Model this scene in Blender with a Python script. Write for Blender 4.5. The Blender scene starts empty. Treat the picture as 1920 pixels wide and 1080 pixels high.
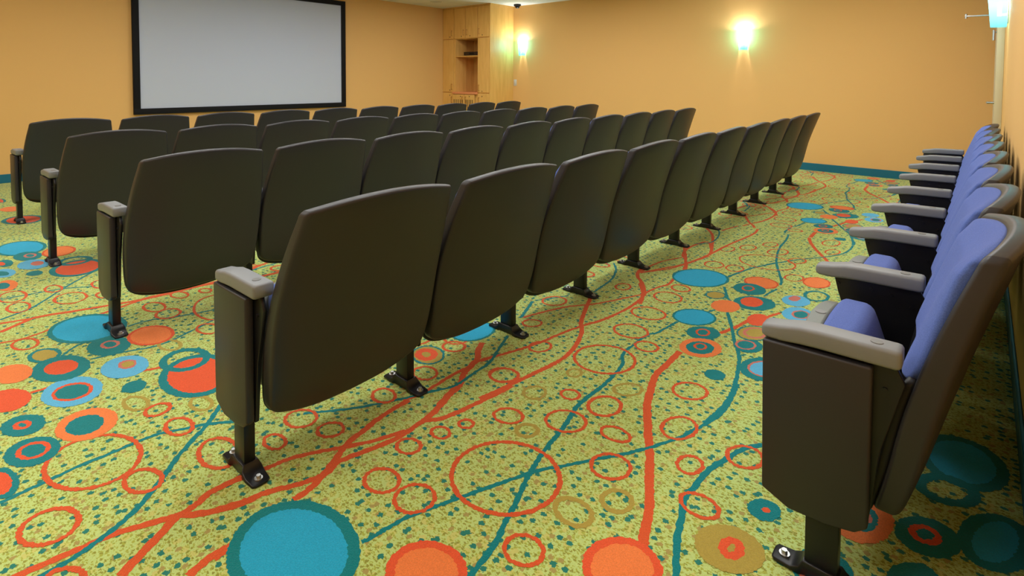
import bpy, bmesh, math, random
from mathutils import Vector, Matrix
random.seed(7)
C = bpy.context.scene.collection

# ------------------------------------------------------------------ camera, world, lights, exposure
H_CAM = 1.17
YAW, PITCH, ROLL = 0.729, 0.0405, -0.0049
def make_camera():
    c, s = math.cos(YAW), math.sin(YAW); cp, sp = math.cos(PITCH), math.sin(PITCH); cr, sr = math.cos(ROLL), math.sin(ROLL)
    W = Matrix(((c, s, 0), (-s, c, 0), (0, 0, 1)))
    P = Matrix(((1, 0, 0), (0, cp, -sp), (0, sp, cp)))
    R = Matrix(((cr, 0, -sr), (0, 1, 0), (sr, 0, cr)))
    M = R @ P @ W
    right, fwd, up = M[0], M[1], M[2]
    cd = bpy.data.cameras.new('camera'); cam = bpy.data.objects.new('camera', cd); C.objects.link(cam)
    m = Matrix((right, up, -fwd)).transposed().to_4x4(); m.translation = (0, 0, H_CAM)
    cam.matrix_world = m
    cd.sensor_fit = 'HORIZONTAL'; cd.sensor_width = 36
    cd.lens = 1026.96 * 36 / 1920
    cd.shift_x = (960 - 928.79) / 1920; cd.shift_y = (191.46 - 540) / 1920
    cd.clip_start = 0.02; cd.clip_end = 60
    bpy.context.scene.camera = cam
make_camera()
vs = bpy.context.scene.view_settings
vs.view_transform = 'Standard'; vs.look = 'None'; vs.gamma = 1; vs.use_curve_mapping = False
vs.exposure = 0.0
wd = bpy.data.worlds.new('world'); bpy.context.scene.world = wd; wd.use_nodes = True
wd.node_tree.nodes['Background'].inputs[0].default_value = (1,1,1,1)
wd.node_tree.nodes['Background'].inputs[1].default_value = 0.05

CEIL = 2.58
XL, XR, YN, YF = -8.08, 0.125, -1.7, 8.126     # screen wall, right wall, wall behind the viewer, far wall
LAMP_W = 17.0
# recessed fluorescent troffers of the room (x, y)
LAMPS = [(x, y) for x in (-5.95, -4.2, -2.45, -0.95) for y in (-0.6, 1.6, 3.85, 6.1)]

def area_lamp(name, loc, sx, sy, power, col, parent=None):
    l = bpy.data.lights.new(name, 'AREA'); l.shape = 'RECTANGLE'; l.size = sx; l.size_y = sy
    l.energy = power; l.color = col
    o = bpy.data.objects.new(name, l); C.objects.link(o); o.location = loc
    if parent: o.parent = parent
    return o

# ------------------------------------------------------------------ helpers
def thing(name, label, cat, loc=(0, 0, 0), rotz=0, group=None):
    o = bpy.data.objects.new(name, None); C.objects.link(o)
    o.empty_display_size = 0.1
    o.location = loc; o.rotation_euler = (0, 0, rotz); o['label'] = label; o['category'] = cat
    if group: o['group'] = group
    return o
def tag(o, label, cat, group=None):
    o['label'] = label; o['category'] = cat
    if group: o['group'] = group
    return o
def obj(name, bm, mats, parent=None, smooth=True, loc=None, sharp=35):
    me = bpy.data.meshes.new(name)
    bm.to_mesh(me); bm.free()
    if not isinstance(mats, (list, tuple)): mats = [mats]
    for m in mats: me.materials.append(m)
    if smooth:
        for p in me.polygons: p.use_smooth = True
        try: me.set_sharp_from_angle(angle=math.radians(sharp))
        except Exception: pass
    o = bpy.data.objects.new(name, me); C.objects.link(o)
    if loc: o.location = loc
    if parent: o.parent = parent
    return o
def struct(name, bm, mats, parent=None, smooth=False):
    for p in (bm,): bmesh.ops.recalc_face_normals(p, faces=p.faces)
    o = obj(name, bm, mats, parent, smooth)
    if not parent: o['kind'] = 'structure'
    return o
def add_box(bm, x0, x1, y0, y1, z0, z1, bev=0.0, seg=2, mi=0):
    r = bmesh.ops.create_cube(bm, size=1.0)
    vs_ = r['verts']
    for v in vs_:
        v.co = Vector((x0 + (v.co.x + .5) * (x1 - x0), y0 + (v.co.y + .5) * (y1 - y0), z0 + (v.co.z + .5) * (z1 - z0)))
    fs = set(f for v in vs_ for f in v.link_faces)
    for f in fs: f.material_index = mi
    if bev > 0:
        es = list(set(e for v in vs_ for e in v.link_edges))
        r = bmesh.ops.bevel(bm, geom=es, offset=bev, segments=seg, profile=.5, affect='EDGES')
        for f in r['faces']: f.material_index = mi
def box(*a, **k):
    bm = bmesh.new(); add_box(bm, *a, **k); return bm
def add_cyl(bm, p0, p1, r0, r1=None, n=16, cap=True):
    p0, p1 = Vector(p0), Vector(p1); r1 = r0 if r1 is None else r1
    d = (p1 - p0); q = d.to_track_quat('Z', 'Y').to_matrix()
    A, B = [], []
    for i in range(n):
        a = 2 * math.pi * i / n; o = q @ Vector((math.cos(a), math.sin(a), 0))
        A.append(bm.verts.new(p0 + o * r0)); B.append(bm.verts.new(p1 + o * r1))
    for i in range(n):
        j = (i + 1) % n; bm.faces.new((A[i], A[j], B[j], B[i]))
    if cap: bm.faces.new(A[::-1]); bm.faces.new(B)
def cyl(*a, **k):
    bm = bmesh.new(); add_cyl(bm, *a, **k); return bm
def prism(pts, y0, y1, bev=0.0, seg=3):
    """polygon in the x-z plane, extruded along y"""
    bm = bmesh.new()
    A = [bm.verts.new((x, y0, z)) for x, z in pts]; B = [bm.verts.new((x, y1, z)) for x, z in pts]
    n = len(pts)
    bm.faces.new(A); bm.faces.new(B[::-1])
    for i in range(n):
        j = (i + 1) % n; bm.faces.new((A[j], A[i], B[i], B[j]))
    bmesh.ops.recalc_face_normals(bm, faces=bm.faces)
    if bev: bmesh.ops.bevel(bm, geom=list(bm.edges), offset=bev, segments=seg, profile=.5, affect='EDGES')
    return bm
def loft(sections):
    """sections: lists of equal numbers of points, closed loops; capped"""
    bm = bmesh.new(); L = [[bm.verts.new(p) for p in s] for s in sections]
    n = len(L[0])
    for a, b in zip(L, L[1:]):
        for i in range(n):
            j = (i + 1) % n; bm.faces.new((a[i], a[j], b[j], b[i]))
    bm.faces.new(L[0][::-1]); bm.faces.new(L[-1])
    bmesh.ops.recalc_face_normals(bm, faces=bm.faces)
    return bm
def rrect(hw, z0, z1, r, x, n=4, yc=0.0):
    pts = []
    r = min(r, hw * .99, (z1 - z0) * .49)
    for cx, cz, a0 in ((hw - r, z1 - r, 0), (-hw + r, z1 - r, 90), (-hw + r, z0 + r, 180), (hw - r, z0 + r, 270)):
        for k in range(n + 1):
            a = math.radians(a0 + 90 * k / n); pts.append((x, yc + cx + r * math.cos(a), cz + r * math.sin(a)))
    return pts
def catmull(pts, m=5):
    out = []
    P = [pts[0]] + list(pts) + [pts[-1]]
    for i in range(1, len(P) - 2):
        for k in range(m):
            t = k / m; p0, p1, p2, p3 = P[i - 1], P[i], P[i + 1], P[i + 2]
            out.append(tuple(.5 * ((2 * b) + (-a + c) * t + (2 * a - 5 * b + 4 * c - d) * t * t + (-a + 3 * b - 3 * c + d) * t ** 3) for a, b, c, d in zip(p0, p1, p2, p3)))
    out.append(tuple(pts[-1])); return out
def interp(tab, z):
    if z <= tab[0][0]: return tab[0][1]
    for (a, va), (b, vb) in zip(tab, tab[1:]):
        if z <= b:
            t = (z - a) / (b - a); return va + (vb - va) * t
    return tab[-1][1]
def shell(half, zc, back, front, r, rings=8, mirror=True):
    """closed body between two curved faces; half = right half outline (y,z) bottom->top"""
    R = catmull(half, 4)
    loop = R + [(-y, z) for y, z in R[::-1][1:-1]]
    n = len(loop)
    cen = (0.0, zc)
    # inward normals
    nor = []
    for i in range(n):
        a, b = loop[i - 1], loop[(i + 1) % n]; tx, ty = b[0] - a[0], b[1] - a[1]; l = math.hypot(tx, ty) or 1
        nor.append((-ty / l, tx / l))
    def pt_(i, ins, f=1.0):
        y = loop[i][0] + nor[i][0] * ins; z = loop[i][1] + nor[i][1] * ins
        return cen[0] + (y - cen[0]) * f, cen[1] + (z - cen[1]) * f
    bm = bmesh.new()
    def ring_(fn): return [bm.verts.new(fn(i)) for i in range(n)]
    def yz(i, ins, f, face, off):
        y, z = pt_(i, ins, f); b, fr = back(y, z), front(y, z)
        return (b + off if face == 'b' else fr + off, y, z)
    L = []
    for k in range(1, rings + 1):
        f = k / rings; L.append(ring_(lambda i: yz(i, r, f, 'b', 0)))
    for th in (25, 50, 75, 90):
        t = math.radians(th); L.append(ring_(lambda i: yz(i, r * (1 - math.sin(t)), 1, 'b', -r * (1 - math.cos(t)))))
    for th in (90, 75, 50, 25):
        t = math.radians(th); L.append(ring_(lambda i: yz(i, r * (1 - math.sin(t)), 1, 'f', r * (1 - math.cos(t)))))
    for k in range(rings, 0, -1):
        f = k / rings; L.append(ring_(lambda i: yz(i, r, f, 'f', 0)))
    for a, b in zip(L, L[1:]):
        for i in range(n):
            j = (i + 1) % n; bm.faces.new((a[i], a[j], b[j], b[i]))
    for ring, face in ((L[0], 'b'), (L[-1], 'f')):
        c = bm.verts.new(((back if face == 'b' else front)(0, zc), 0, zc))
        for i in range(n): bm.faces.new((ring[i], ring[(i + 1) % n], c))
    bmesh.ops.recalc_face_normals(bm, faces=bm.faces)
    return bm

# ------------------------------------------------------------------ materials
def mat(name, col, rough=.5, metal=0, spec=.5, emis=None, es=0, bump=None, sheen=0):
    m = bpy.data.materials.new(name); m.use_nodes = True; nt = m.node_tree; b = nt.nodes['Principled BSDF']
    b.inputs['Base Color'].default_value = (*col, 1); b.inputs['Roughness'].default_value = rough; b.inputs['Metallic'].default_value = metal
    b.inputs['Specular IOR Level'].default_value = spec
    if sheen: b.inputs['Sheen Weight'].default_value = sheen
    if emis: b.inputs['Emission Color'].default_value = (*emis, 1); b.inputs['Emission Strength'].default_value = es
    if bump:
        sc, st, dist = bump
        tc = nt.nodes.new('ShaderNodeTexCoord'); n = nt.nodes.new('ShaderNodeTexNoise'); n.inputs['Scale'].default_value = sc; n.inputs['Detail'].default_value = 3
        bp = nt.nodes.new('ShaderNodeBump'); bp.inputs['Strength'].default_value = st; bp.inputs['Distance'].default_value = dist
        nt.links.new(tc.outputs['Object'], n.inputs['Vector']); nt.links.new(n.outputs['Fac'], bp.inputs['Height']); nt.links.new(bp.outputs['Normal'], b.inputs['Normal'])
    return m
def noise_mix(m, c1, c2, scale, stretch=(1, 1, 1), detail=3, lo=.35, hi=.65):
    nt = m.node_tree; b = nt.nodes['Principled BSDF']
    tc = nt.nodes.new('ShaderNodeTexCoord'); mp = nt.nodes.new('ShaderNodeMapping'); mp.inputs['Scale'].default_value = stretch
    n = nt.nodes.new('ShaderNodeTexNoise'); n.inputs['Scale'].default_value = scale; n.inputs['Detail'].default_value = detail
    r = nt.nodes.new('ShaderNodeValToRGB'); r.color_ramp.elements[0].position = lo; r.color_ramp.elements[1].position = hi
    r.color_ramp.elements[0].color = (*c1, 1); r.color_ramp.elements[1].color = (*c2, 1)
    nt.links.new(tc.outputs['Object'], mp.inputs['Vector']); nt.links.new(mp.outputs['Vector'], n.inputs['Vector']); nt.links.new(n.outputs['Fac'], r.inputs['Fac']); nt.links.new(r.outputs['Color'], b.inputs['Base Color'])
    return m
def srgb(r, g, b):
    f = lambda c: (c / 255 / 12.92) if c / 255 <= .04045 else ((c / 255 + .055) / 1.055) ** 2.4
    return f(r), f(g), f(b)

M_WALL = mat('orange_wall_paint', srgb(224, 178, 110), .75, spec=.25, bump=(180, .12, .001))
M_BASE = mat('teal_baseboard', srgb(0, 100, 125), .5)
M_CEIL = mat('ceiling_tile', (.78, .78, .74), .9, spec=.1)
M_SHELL = mat('charcoal_plastic', (.024, .0225, .027), .42, spec=.45, bump=(900, .10, .0004))
M_ARM = mat('grey_plastic', (.195, .205, .215), .45, spec=.4, bump=(900, .1, .0004))
M_PAN = mat('seat_pan_plastic', (.16, .18, .165), .5, spec=.4, bump=(900, .1, .0004))
M_BLACK = mat('black_steel', (.008, .008, .010), .35, spec=.4)
M_LINER = mat('black_liner', (.010, .010, .013), .5, spec=.3)
M_CAP = mat('cap_plastic', (.13, .13, .125), .4)
M_CHROME = mat('zinc_bolt', (.5, .5, .49), .38, 1)
M_FAB = mat('periwinkle_fabric', (.10, .12, .38), .85, spec=.15, bump=(1400, .5, .0008), sheen=.1)
noise_mix(M_FAB, (.07, .115, .36), (.10, .155, .46), 420)
M_FRAME = mat('black_velvet_frame', (.006, .006, .007), .7, spec=.2)
M_SCREEN = mat('screen_cloth', (.50, .55, .66), .85, spec=.1)
M_BIRCH = mat('birch_veneer', srgb(226, 178, 100), .45, spec=.35)
noise_mix(M_BIRCH, srgb(222, 172, 92), srgb(232, 184, 104), 2.0, (10, 10, 1.5), 3)
M_COUNTER = mat('orange_counter', srgb(230, 150, 100), .4)
M_WHITE = mat('white_plastic', (.6, .58, .52), .4)
M_DOORJ = mat('cream_door_frame', srgb(205, 190, 150), .5)
M_DOOR = mat('orange_door', srgb(205, 135, 70), .5)
M_DARK = mat('dark_brown_box', (.02, .008, .006), .4)

# carpet: speckled lime ground and plain pile colours sharing the same tufts
def pile(name, col, var=.12, ground=False):
    m = bpy.data.materials.new(name); m.use_nodes = True; nt = m.node_tree; b = nt.nodes['Principled BSDF']
    N, Lk = nt.nodes.new, nt.links.new
    b.inputs['Roughness'].default_value = .95; b.inputs['Specular IOR Level'].default_value = .1; b.inputs['Sheen Weight'].default_value = .15
    tc = N('ShaderNodeTexCoord')
    tuft = N('ShaderNodeTexVoronoi'); tuft.inputs['Scale'].default_value = 260; Lk(tc.outputs['Object'], tuft.inputs['Vector'])
    nz = N('ShaderNodeTexNoise'); nz.inputs['Scale'].default_value = 330; nz.inputs['Detail'].default_value = 2; Lk(tc.outputs['Object'], nz.inputs['Vector'])
    hsv = N('ShaderNodeHueSaturation'); hsv.inputs['Color'].default_value = (*col, 1)
    mr = N('ShaderNodeMapRange'); mr.inputs['From Min'].default_value = .3; mr.inputs['From Max'].default_value = .7; mr.inputs['To Min'].default_value = 1 - var; mr.inputs['To Max'].default_value = 1 + var
    Lk(nz.outputs['Fac'], mr.inputs['Value']); Lk(mr.outputs['Result'], hsv.inputs['Value'])
    bp = N('ShaderNodeBump'); bp.inputs['Strength'].default_value = .45; bp.inputs['Distance'].default_value = .003
    Lk(tuft.outputs['Distance'], bp.inputs['Height']); bp.invert = True; Lk(bp.outputs['Normal'], b.inputs['Normal'])
    last = None
    if ground:
        def mixc(a, colb, fac):
            mx = N('ShaderNodeMix'); mx.data_type = 'RGBA'
            Lk(fac, mx.inputs[0]); Lk(a, mx.inputs[6]); mx.inputs[7].default_value = (*colb, 1); return mx.outputs[2]
        # ragged warp
        wz = N('ShaderNodeTexNoise'); wz.inputs['Scale'].default_value = 160; wz.inputs['Detail'].default_value = 1; Lk(tc.outputs['Object'], wz.inputs['Vector'])
        wv = N('ShaderNodeVectorMath'); wv.operation = 'MULTIPLY_ADD'; wv.inputs[1].default_value = (.012, .012, 0); Lk(wz.outputs['Color'], wv.inputs[0]); Lk(tc.outputs['Object'], wv.inputs[2])
        def dots(scale, stretch, rad, keep, off=0):
            mp = N('ShaderNodeMapping'); mp.inputs['Scale'].default_value = stretch; mp.inputs['Location'].default_value = (off, off * .7, 0); Lk(wv.outputs[0], mp.inputs['Vector'])
            v = N('ShaderNodeTexVoronoi'); v.voronoi_dimensions = '2D'; v.inputs['Scale'].default_value = scale; Lk(mp.outputs['Vector'], v.inputs['Vector'])
            lt = N('ShaderNodeMath'); lt.operation = 'LESS_THAN'; lt.inputs[1].default_value = rad; Lk(v.outputs['Distance'], lt.inputs[0])
            sp = N('ShaderNodeSeparateColor'); Lk(v.outputs['Color'], sp.inputs[0])
            k = N('ShaderNodeMath'); k.operation = 'LESS_THAN'; k.inputs[1].default_value = keep; Lk(sp.outputs[0], k.inputs[0])
            mu = N('ShaderNodeMath'); mu.operation = 'MULTIPLY'; Lk(lt.outputs[0], mu.inputs[0]); Lk(k.outputs[0], mu.inputs[1]); return mu.outputs[0]
        c = hsv.outputs['Color']
        c = mixc(c, srgb(190, 190, 108), dots(34, (1, 1, 1), .36, .40, 9.1))
        c = mixc(c, srgb(158, 166, 68), dots(85, (1, 1.7, 1), .30, .85))
        c = mixc(c, srgb(138, 140, 56), dots(62, (1, 1.6, 1), .27, .60, 3.1))
        c = mixc(c, srgb(160, 144, 80), dots(33, (1, 1, 1), .24, .30, 7.7))
        c = mixc(c, srgb(38, 118, 104), dots(27, (1, 1.15, 1), .23, .50, 1.3))
        last = c
    else: last = hsv.outputs['Color']
    Lk(last, b.inputs['Base Color'])
    return m
CARPET = {
 'G': pile('carpet_lime', srgb(180, 200, 120), .12, True), 'O': pile('carpet_orange_line', srgb(205, 84, 42)), 'R': pile('carpet_bright_orange', srgb(226, 122, 64)),
 'D': pile('carpet_red', srgb(216, 84, 47)), 'T': pile('carpet_teal', srgb(8, 120, 124)), 'B': pile('carpet_blue', srgb(34, 160, 198)),
 'P': pile('carpet_pale_blue', srgb(88, 170, 208)), 'L': pile('carpet_olive', srgb(166, 146, 66)), 'M': pile('carpet_dusty_pink', srgb(190, 110, 96)) }

PATTERN = [
 ('A','l','O',[(-1.552,3.745),(-1.458,3.548),(-1.349,3.295)],0.02),
 ('A','l','O',[(-1.341,3.656),(-1.385,3.422),(-1.43,3.24),(-1.506,3.094),(-1.529,3.055)],0.014),
 ('A','l','O',[(-1.46,3.502),(-1.526,3.334),(-1.539,3.16),(-1.529,3.035)],0.014),
 ('A','l','O',[(-1.561,3.119),(-1.527,3.001),(-1.431,2.881),(-1.356,2.761)],0.022),
 ('A','l','O',[(-1.356,2.761),(-1.334,2.608),(-1.34,2.444),(-1.363,2.3),(-1.397,2.199)],0.018),
 ('A','l','O',[(-1.337,3.086),(-1.323,2.98),(-1.349,2.891),(-1.361,2.771)],0.015),
 ('A','l','O',[(-1.356,2.761),(-1.417,2.617),(-1.465,2.502),(-1.506,2.428),(-1.572,2.336),(-1.622,2.211),(-1.664,2.073)],0.014),
 ('A','l','O',[(-1.548,2.511),(-1.495,2.38),(-1.422,2.223),(-1.373,2.154),(-1.326,2.049),(-1.293,1.926),(-1.292,1.821),(-1.308,1.692),(-1.328,1.552),(-1.346,1.431)],0.021),
 ('A','l','O',[(-1.398,2.186),(-1.421,2.088),(-1.442,1.944),(-1.462,1.856),(-1.498,1.739),(-1.532,1.628)],0.016),
 ('A','l','O',[(-0.948,2.268),(-0.943,2.122),(-0.939,2.011),(-0.907,1.906),(-0.868,1.793),(-0.81,1.689)],0.026),
 ('A','l','O',[(-0.922,1.951),(-0.881,1.83),(-0.811,1.687),(-0.746,1.568),(-0.68,1.428),(-0.65,1.367),(-0.619,1.278),(-0.602,1.235)],0.027),
 ('A','l','O',[(-0.88,2.56),(-0.843,2.705),(-0.826,2.814)],0.02),
 ('A','l','O',[(-0.782,2.866),(-0.736,2.995)],0.016),
 ('A','l','T',[(-0.964,3.83),(-1.038,3.64),(-1.086,3.461),(-1.116,3.342)],0.012),
 ('A','l','T',[(-0.838,3.328),(-0.854,3.236),(-0.863,3.153)],0.012),
 ('A','l','T',[(-1.071,3.162),(-1.006,3.022),(-0.955,2.955)],0.015),
 ('A','l','T',[(-0.942,2.833),(-0.871,2.679),(-0.805,2.524),(-0.742,2.392),(-0.705,2.256),(-0.676,2.115),(-0.667,1.988),(-0.68,1.842)],0.016),
 ('A','l','T',[(-0.677,2.173),(-0.658,2.018),(-0.661,1.902),(-0.688,1.798),(-0.718,1.697),(-0.761,1.605),(-0.818,1.503),(-0.871,1.423),(-0.915,1.352),(-0.96,1.286),(-0.994,1.21),(-1.038,1.104)],0.013),
 ('A','l','T',[(-0.999,1.2),(-1.03,1.126),(-1.059,1.054),(-1.088,0.98),(-1.116,0.91),(-1.127,0.848),(-1.132,0.807),(-1.14,0.777)],0.013),
 ('A','l','T',[(-0.993,2.812),(-1.013,2.755)],0.012),
 ('A','l','T',[(-1.08,2.547),(-1.092,2.432),(-1.103,2.356),(-1.121,2.329),(-1.128,2.25),(-1.125,2.183),(-1.126,2.115),(-1.11,2.057),(-1.082,2.012),(-1.068,1.942),(-1.059,1.841),(-1.059,1.726),(-1.056,1.647),(-1.046,1.581),(-1.026,1.504)],0.014),
 ('A','l','T',[(-1.054,1.83),(-1.06,1.653),(-1.035,1.548),(-1.018,1.461),(-1.0,1.349),(-0.982,1.28),(-0.966,1.226),(-0.933,1.137),(-0.916,1.079),(-0.892,1.016),(-0.88,0.963),(-0.868,0.883)],0.016),
 ('A','l','T',[(-0.878,0.899),(-0.843,0.818)],0.016),
 ('A','l','T',[(-1.816,3.174),(-1.741,3.094),(-1.663,2.987),(-1.603,2.825),(-1.587,2.673),(-1.576,2.589)],0.013),
 ('A','l','T',[(-1.781,2.341),(-1.723,2.198),(-1.67,2.068)],0.016),
 ('A','l','T',[(-1.742,2.29),(-1.695,2.368),(-1.654,2.457)],0.011),
 ('A','l','T',[(-1.594,1.879),(-1.563,1.804),(-1.521,1.711),(-1.493,1.636),(-1.485,1.539),(-1.478,1.476),(-1.48,1.414),(-1.511,1.35),(-1.541,1.278),(-1.573,1.211),(-1.606,1.147),(-1.66,1.058),(-1.743,0.951)],0.014),
 ('A','l','O',[(-1.635,1.751),(-1.598,1.687),(-1.554,1.635),(-1.529,1.561),(-1.509,1.507),(-1.465,1.441),(-1.45,1.374),(-1.427,1.304)],0.026),
 ('A','l','O',[(-1.512,1.713),(-1.53,1.646),(-1.544,1.6)],0.018),
 ('A','l','O',[(-1.534,1.566),(-1.539,1.48),(-1.536,1.414),(-1.53,1.337),(-1.531,1.308),(-1.546,1.235)],0.017),
 ('A','l','O',[(-1.522,0.566),(-1.491,0.624),(-1.486,0.681),(-1.455,0.745),(-1.433,0.798),(-1.423,0.851),(-1.44,0.897),(-1.42,0.98),(-1.399,1.068),(-1.396,1.131),(-1.4,1.204),(-1.361,1.267),(-1.334,1.418),(-1.315,1.576)],0.022),
 ('A','l','O',[(-1.599,0.596),(-1.596,0.675),(-1.574,0.744),(-1.563,0.807),(-1.523,0.886),(-1.484,0.95),(-1.442,1.029),(-1.404,1.13)],0.018),
 ('A','l','O',[(-1.4,0.732),(-1.401,0.775),(-1.425,0.84),(-1.458,0.902),(-1.494,0.97),(-1.509,1.041),(-1.528,1.128),(-1.534,1.251)],0.022),
 ('A','l','O',[(-1.4,1.204),(-1.417,1.285),(-1.445,1.363),(-1.471,1.434)],0.026),
 ('A','l','O',[(-1.369,0.508),(-1.372,0.547)],0.022),
 ('A','l','T',[(-0.486,1.872),(-0.532,1.808),(-0.559,1.727),(-0.585,1.62),(-0.589,1.52),(-0.591,1.464),(-0.57,1.391),(-0.549,1.319),(-0.502,1.201)],0.018),
 ('A','l','O',[(-1.531,3.045),(-1.466,3.212),(-1.397,3.387),(-1.353,3.67),(-1.331,4.006),(-1.289,4.403),(-1.312,4.61),(-1.373,4.8),(-1.456,4.922),(-1.54,5.057)],0.018),
 ('A','l','O',[(-1.451,2.887),(-1.367,2.756),(-1.313,2.616)],0.02),
 ('A','l','O',[(-1.353,3.28),(-1.414,3.45),(-1.478,3.555),(-1.514,3.742),(-1.476,3.97),(-1.386,3.815),(-1.345,3.677)],0.018),
 ('A','l','O',[(-1.612,4.331),(-1.501,4.153),(-1.35,3.716)],0.02),
 ('A','l','T',[(-1.56,4.41),(-1.478,4.229),(-1.444,3.999),(-1.51,3.864)],0.012),
 ('A','l','O',[(-1.502,4.346),(-1.432,4.651),(-1.344,4.859),(-1.346,5.165),(-1.362,5.297),(-1.447,5.451),(-1.543,5.611)],0.017),
 ('A','l','T',[(-1.106,5.08),(-1.13,4.808),(-1.137,4.684),(-1.088,4.589),(-1.058,4.406),(-1.039,4.157),(-0.978,3.851),(-0.902,3.623),(-0.858,3.496),(-0.841,3.4)],0.014),
 ('A','l','T',[(-1.11,3.329),(-1.055,3.59),(-0.966,3.803),(-0.871,3.989),(-0.76,4.162),(-0.685,4.328),(-0.665,4.526),(-0.683,4.702),(-0.726,4.896),(-0.836,5.111),(-0.938,5.335)],0.012),
 ('A','l','O',[(-0.962,4.904),(-0.962,4.706),(-0.929,4.525),(-0.862,4.344),(-0.766,4.148),(-0.645,3.894)],0.022),
 ('A','l','O',[(-1.299,4.563),(-1.271,4.678)],0.012),
 ('A','r','O',-1.497,2.772,0.052,0.039,1.641,0.012),
 ('A','r','O',-1.245,2.972,0.051,0.05,2.822,0.012),
 ('A','r','O',-1.244,2.8,0.073,0.071,2.169,0.012),
 ('A','r','O',-1.229,2.54,0.082,0.074,-2.802,0.012),
 ('A','r','O',-1.2,2.303,0.077,0.07,-2.767,0.012),
 ('A','r','O',-1.076,2.213,0.049,0.045,-2.923,0.012),
 ('A','r','O',-1.158,1.994,0.127,0.116,0.987,0.013),
 ('A','r','O',-1.422,1.895,0.053,0.042,1.391,0.012),
 ('A','r','O',-1.388,1.612,0.059,0.051,-2.881,0.012),
 ('A','r','O',-1.117,1.678,0.035,0.031,-2.756,0.012),
 ('A','r','O',-0.985,1.701,0.066,0.054,1.449,0.012),
 ('A','r','O',-0.796,2.002,0.065,0.055,1.064,0.012),
 ('A','r','O',-1.668,2.345,0.065,0.056,1.198,0.012),
 ('A','r','O',-1.592,2.056,0.046,0.037,0.899,0.011),
 ('A','r','L',-1.19,1.815,0.031,0.027,1.601,0.012),
 ('A','r','L',-1.223,1.598,0.043,0.04,1.509,0.012),
 ('A','r','L',-0.974,1.853,0.056,0.039,1.002,0.012),
 ('A','r','O',-1.703,1.641,0.049,0.044,-2.765,0.012),
 ('A','r','O',-1.631,1.412,0.051,0.045,3.067,0.012),
 ('A','r','O',-1.387,1.614,0.056,0.048,0.811,0.012),
 ('A','r','O',-1.625,1.207,0.049,0.039,3.005,0.012),
 ('A','r','O',-1.278,0.941,0.055,0.045,-2.967,0.012),
 ('A','r','O',-1.154,0.961,0.056,0.052,-2.368,0.012),
 ('A','r','O',-1.337,1.09,0.04,0.034,-2.909,0.012),
 ('A','r','O',-1.311,1.203,0.034,0.027,-3.104,0.012),
 ('A','r','O',-1.281,1.293,0.025,0.023,-2.612,0.012),
 ('A','r','O',-1.674,0.813,0.044,0.029,-3.128,0.012),
 ('A','r','O',-1.594,0.967,0.043,0.038,-2.561,0.012),
 ('A','r','O',-1.724,0.932,0.056,0.047,-2.846,0.012),
 ('A','r','O',-1.024,1.2,0.16,0.148,-2.531,0.014),
 ('A','r','O',-1.204,1.424,0.051,0.042,-2.673,0.012),
 ('A','r','O',-1.039,1.535,0.068,0.06,-2.476,0.012),
 ('A','r','O',-0.985,1.701,0.065,0.053,1.478,0.012),
 ('A','r','O',-0.877,1.587,0.049,0.035,-3.039,0.012),
 ('A','r','O',-0.812,1.442,0.06,0.054,1.032,0.012),
 ('A','r','O',-0.734,1.761,0.07,0.05,1.428,0.012),
 ('A','r','O',-0.636,1.611,0.044,0.034,1.47,0.012),
 ('A','r','O',-0.522,1.761,0.059,0.047,1.264,0.012),
 ('A','r','O',-0.552,1.471,0.051,0.041,-3.104,0.012),
 ('A','r','O',-0.822,1.034,0.049,0.044,-2.823,0.012),
 ('A','r','L',-0.798,1.219,0.053,0.043,3.097,0.016),
 ('A','r','L',-0.729,1.333,0.043,0.038,1.238,0.016),
 ('A','r','L',-1.106,1.405,0.036,0.032,1.018,0.016),
 ('A','r','O',-1.253,3.503,0.069,0.055,1.608,0.011),
 ('A','r','O',-1.131,3.521,0.067,0.049,1.636,0.011),
 ('A','r','O',-1.207,4.027,0.076,0.046,1.469,0.011),
 ('A','r','O',-1.111,4.209,0.069,0.041,1.393,0.011),
 ('A','r','O',-1.017,3.784,0.162,0.147,-2.789,0.011),
 ('A','r','O',-0.796,4.55,0.095,0.049,1.445,0.011),
 ('A','r','O',-0.812,3.588,0.066,0.047,1.422,0.011),
 ('A','r','O',-1.024,4.061,0.088,0.053,1.306,0.011),
 ('A','r','O',-0.745,4.318,0.071,0.038,1.382,0.011),
 ('A','r','O',-0.878,3.944,0.073,0.042,1.302,0.011),
 ('A','r','O',-1.303,3.893,0.066,0.042,1.452,0.011),
 ('A','r','O',-0.906,5.798,0.077,0.04,1.396,0.011),
 ('A','d','T',-1.228,3.213,0.175,0.145,1.198),
 ('A','d','B',-1.228,3.213,0.161,0.131,1.198),
 ('A','d','O',-0.935,3.373,0.099,0.089,1.504),
 ('A','d','R',-0.935,3.373,0.089,0.079,1.504),
 ('A','d','T',-0.953,3.226,0.093,0.083,1.511),
 ('A','r','O',-0.963,3.23,0.043,0.028,1.657,0.01),
 ('A','d','T',-1.063,3.007,0.063,0.05,1.302),
 ('A','d','L',-1.063,3.007,0.053,0.04,1.302),
 ('A','d','T',-0.872,3.035,0.114,0.089,1.117),
 ('A','d','D',-0.887,3.041,0.072,0.052,1.531),
 ('A','d','R',-0.972,2.893,0.087,0.067,1.502),
 ('A','d','T',-1.04,2.653,0.111,0.093,1.16),
 ('A','d','B',-1.04,2.653,0.1,0.082,1.16),
 ('A','d','T',-0.941,2.511,0.081,0.065,1.162),
 ('A','r','O',-0.944,2.515,0.036,0.026,1.622,0.01),
 ('A','d','R',-0.896,2.363,0.1,0.08,1.315),
 ('A','d','T',-0.897,2.36,0.066,0.053,1.314),
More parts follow.
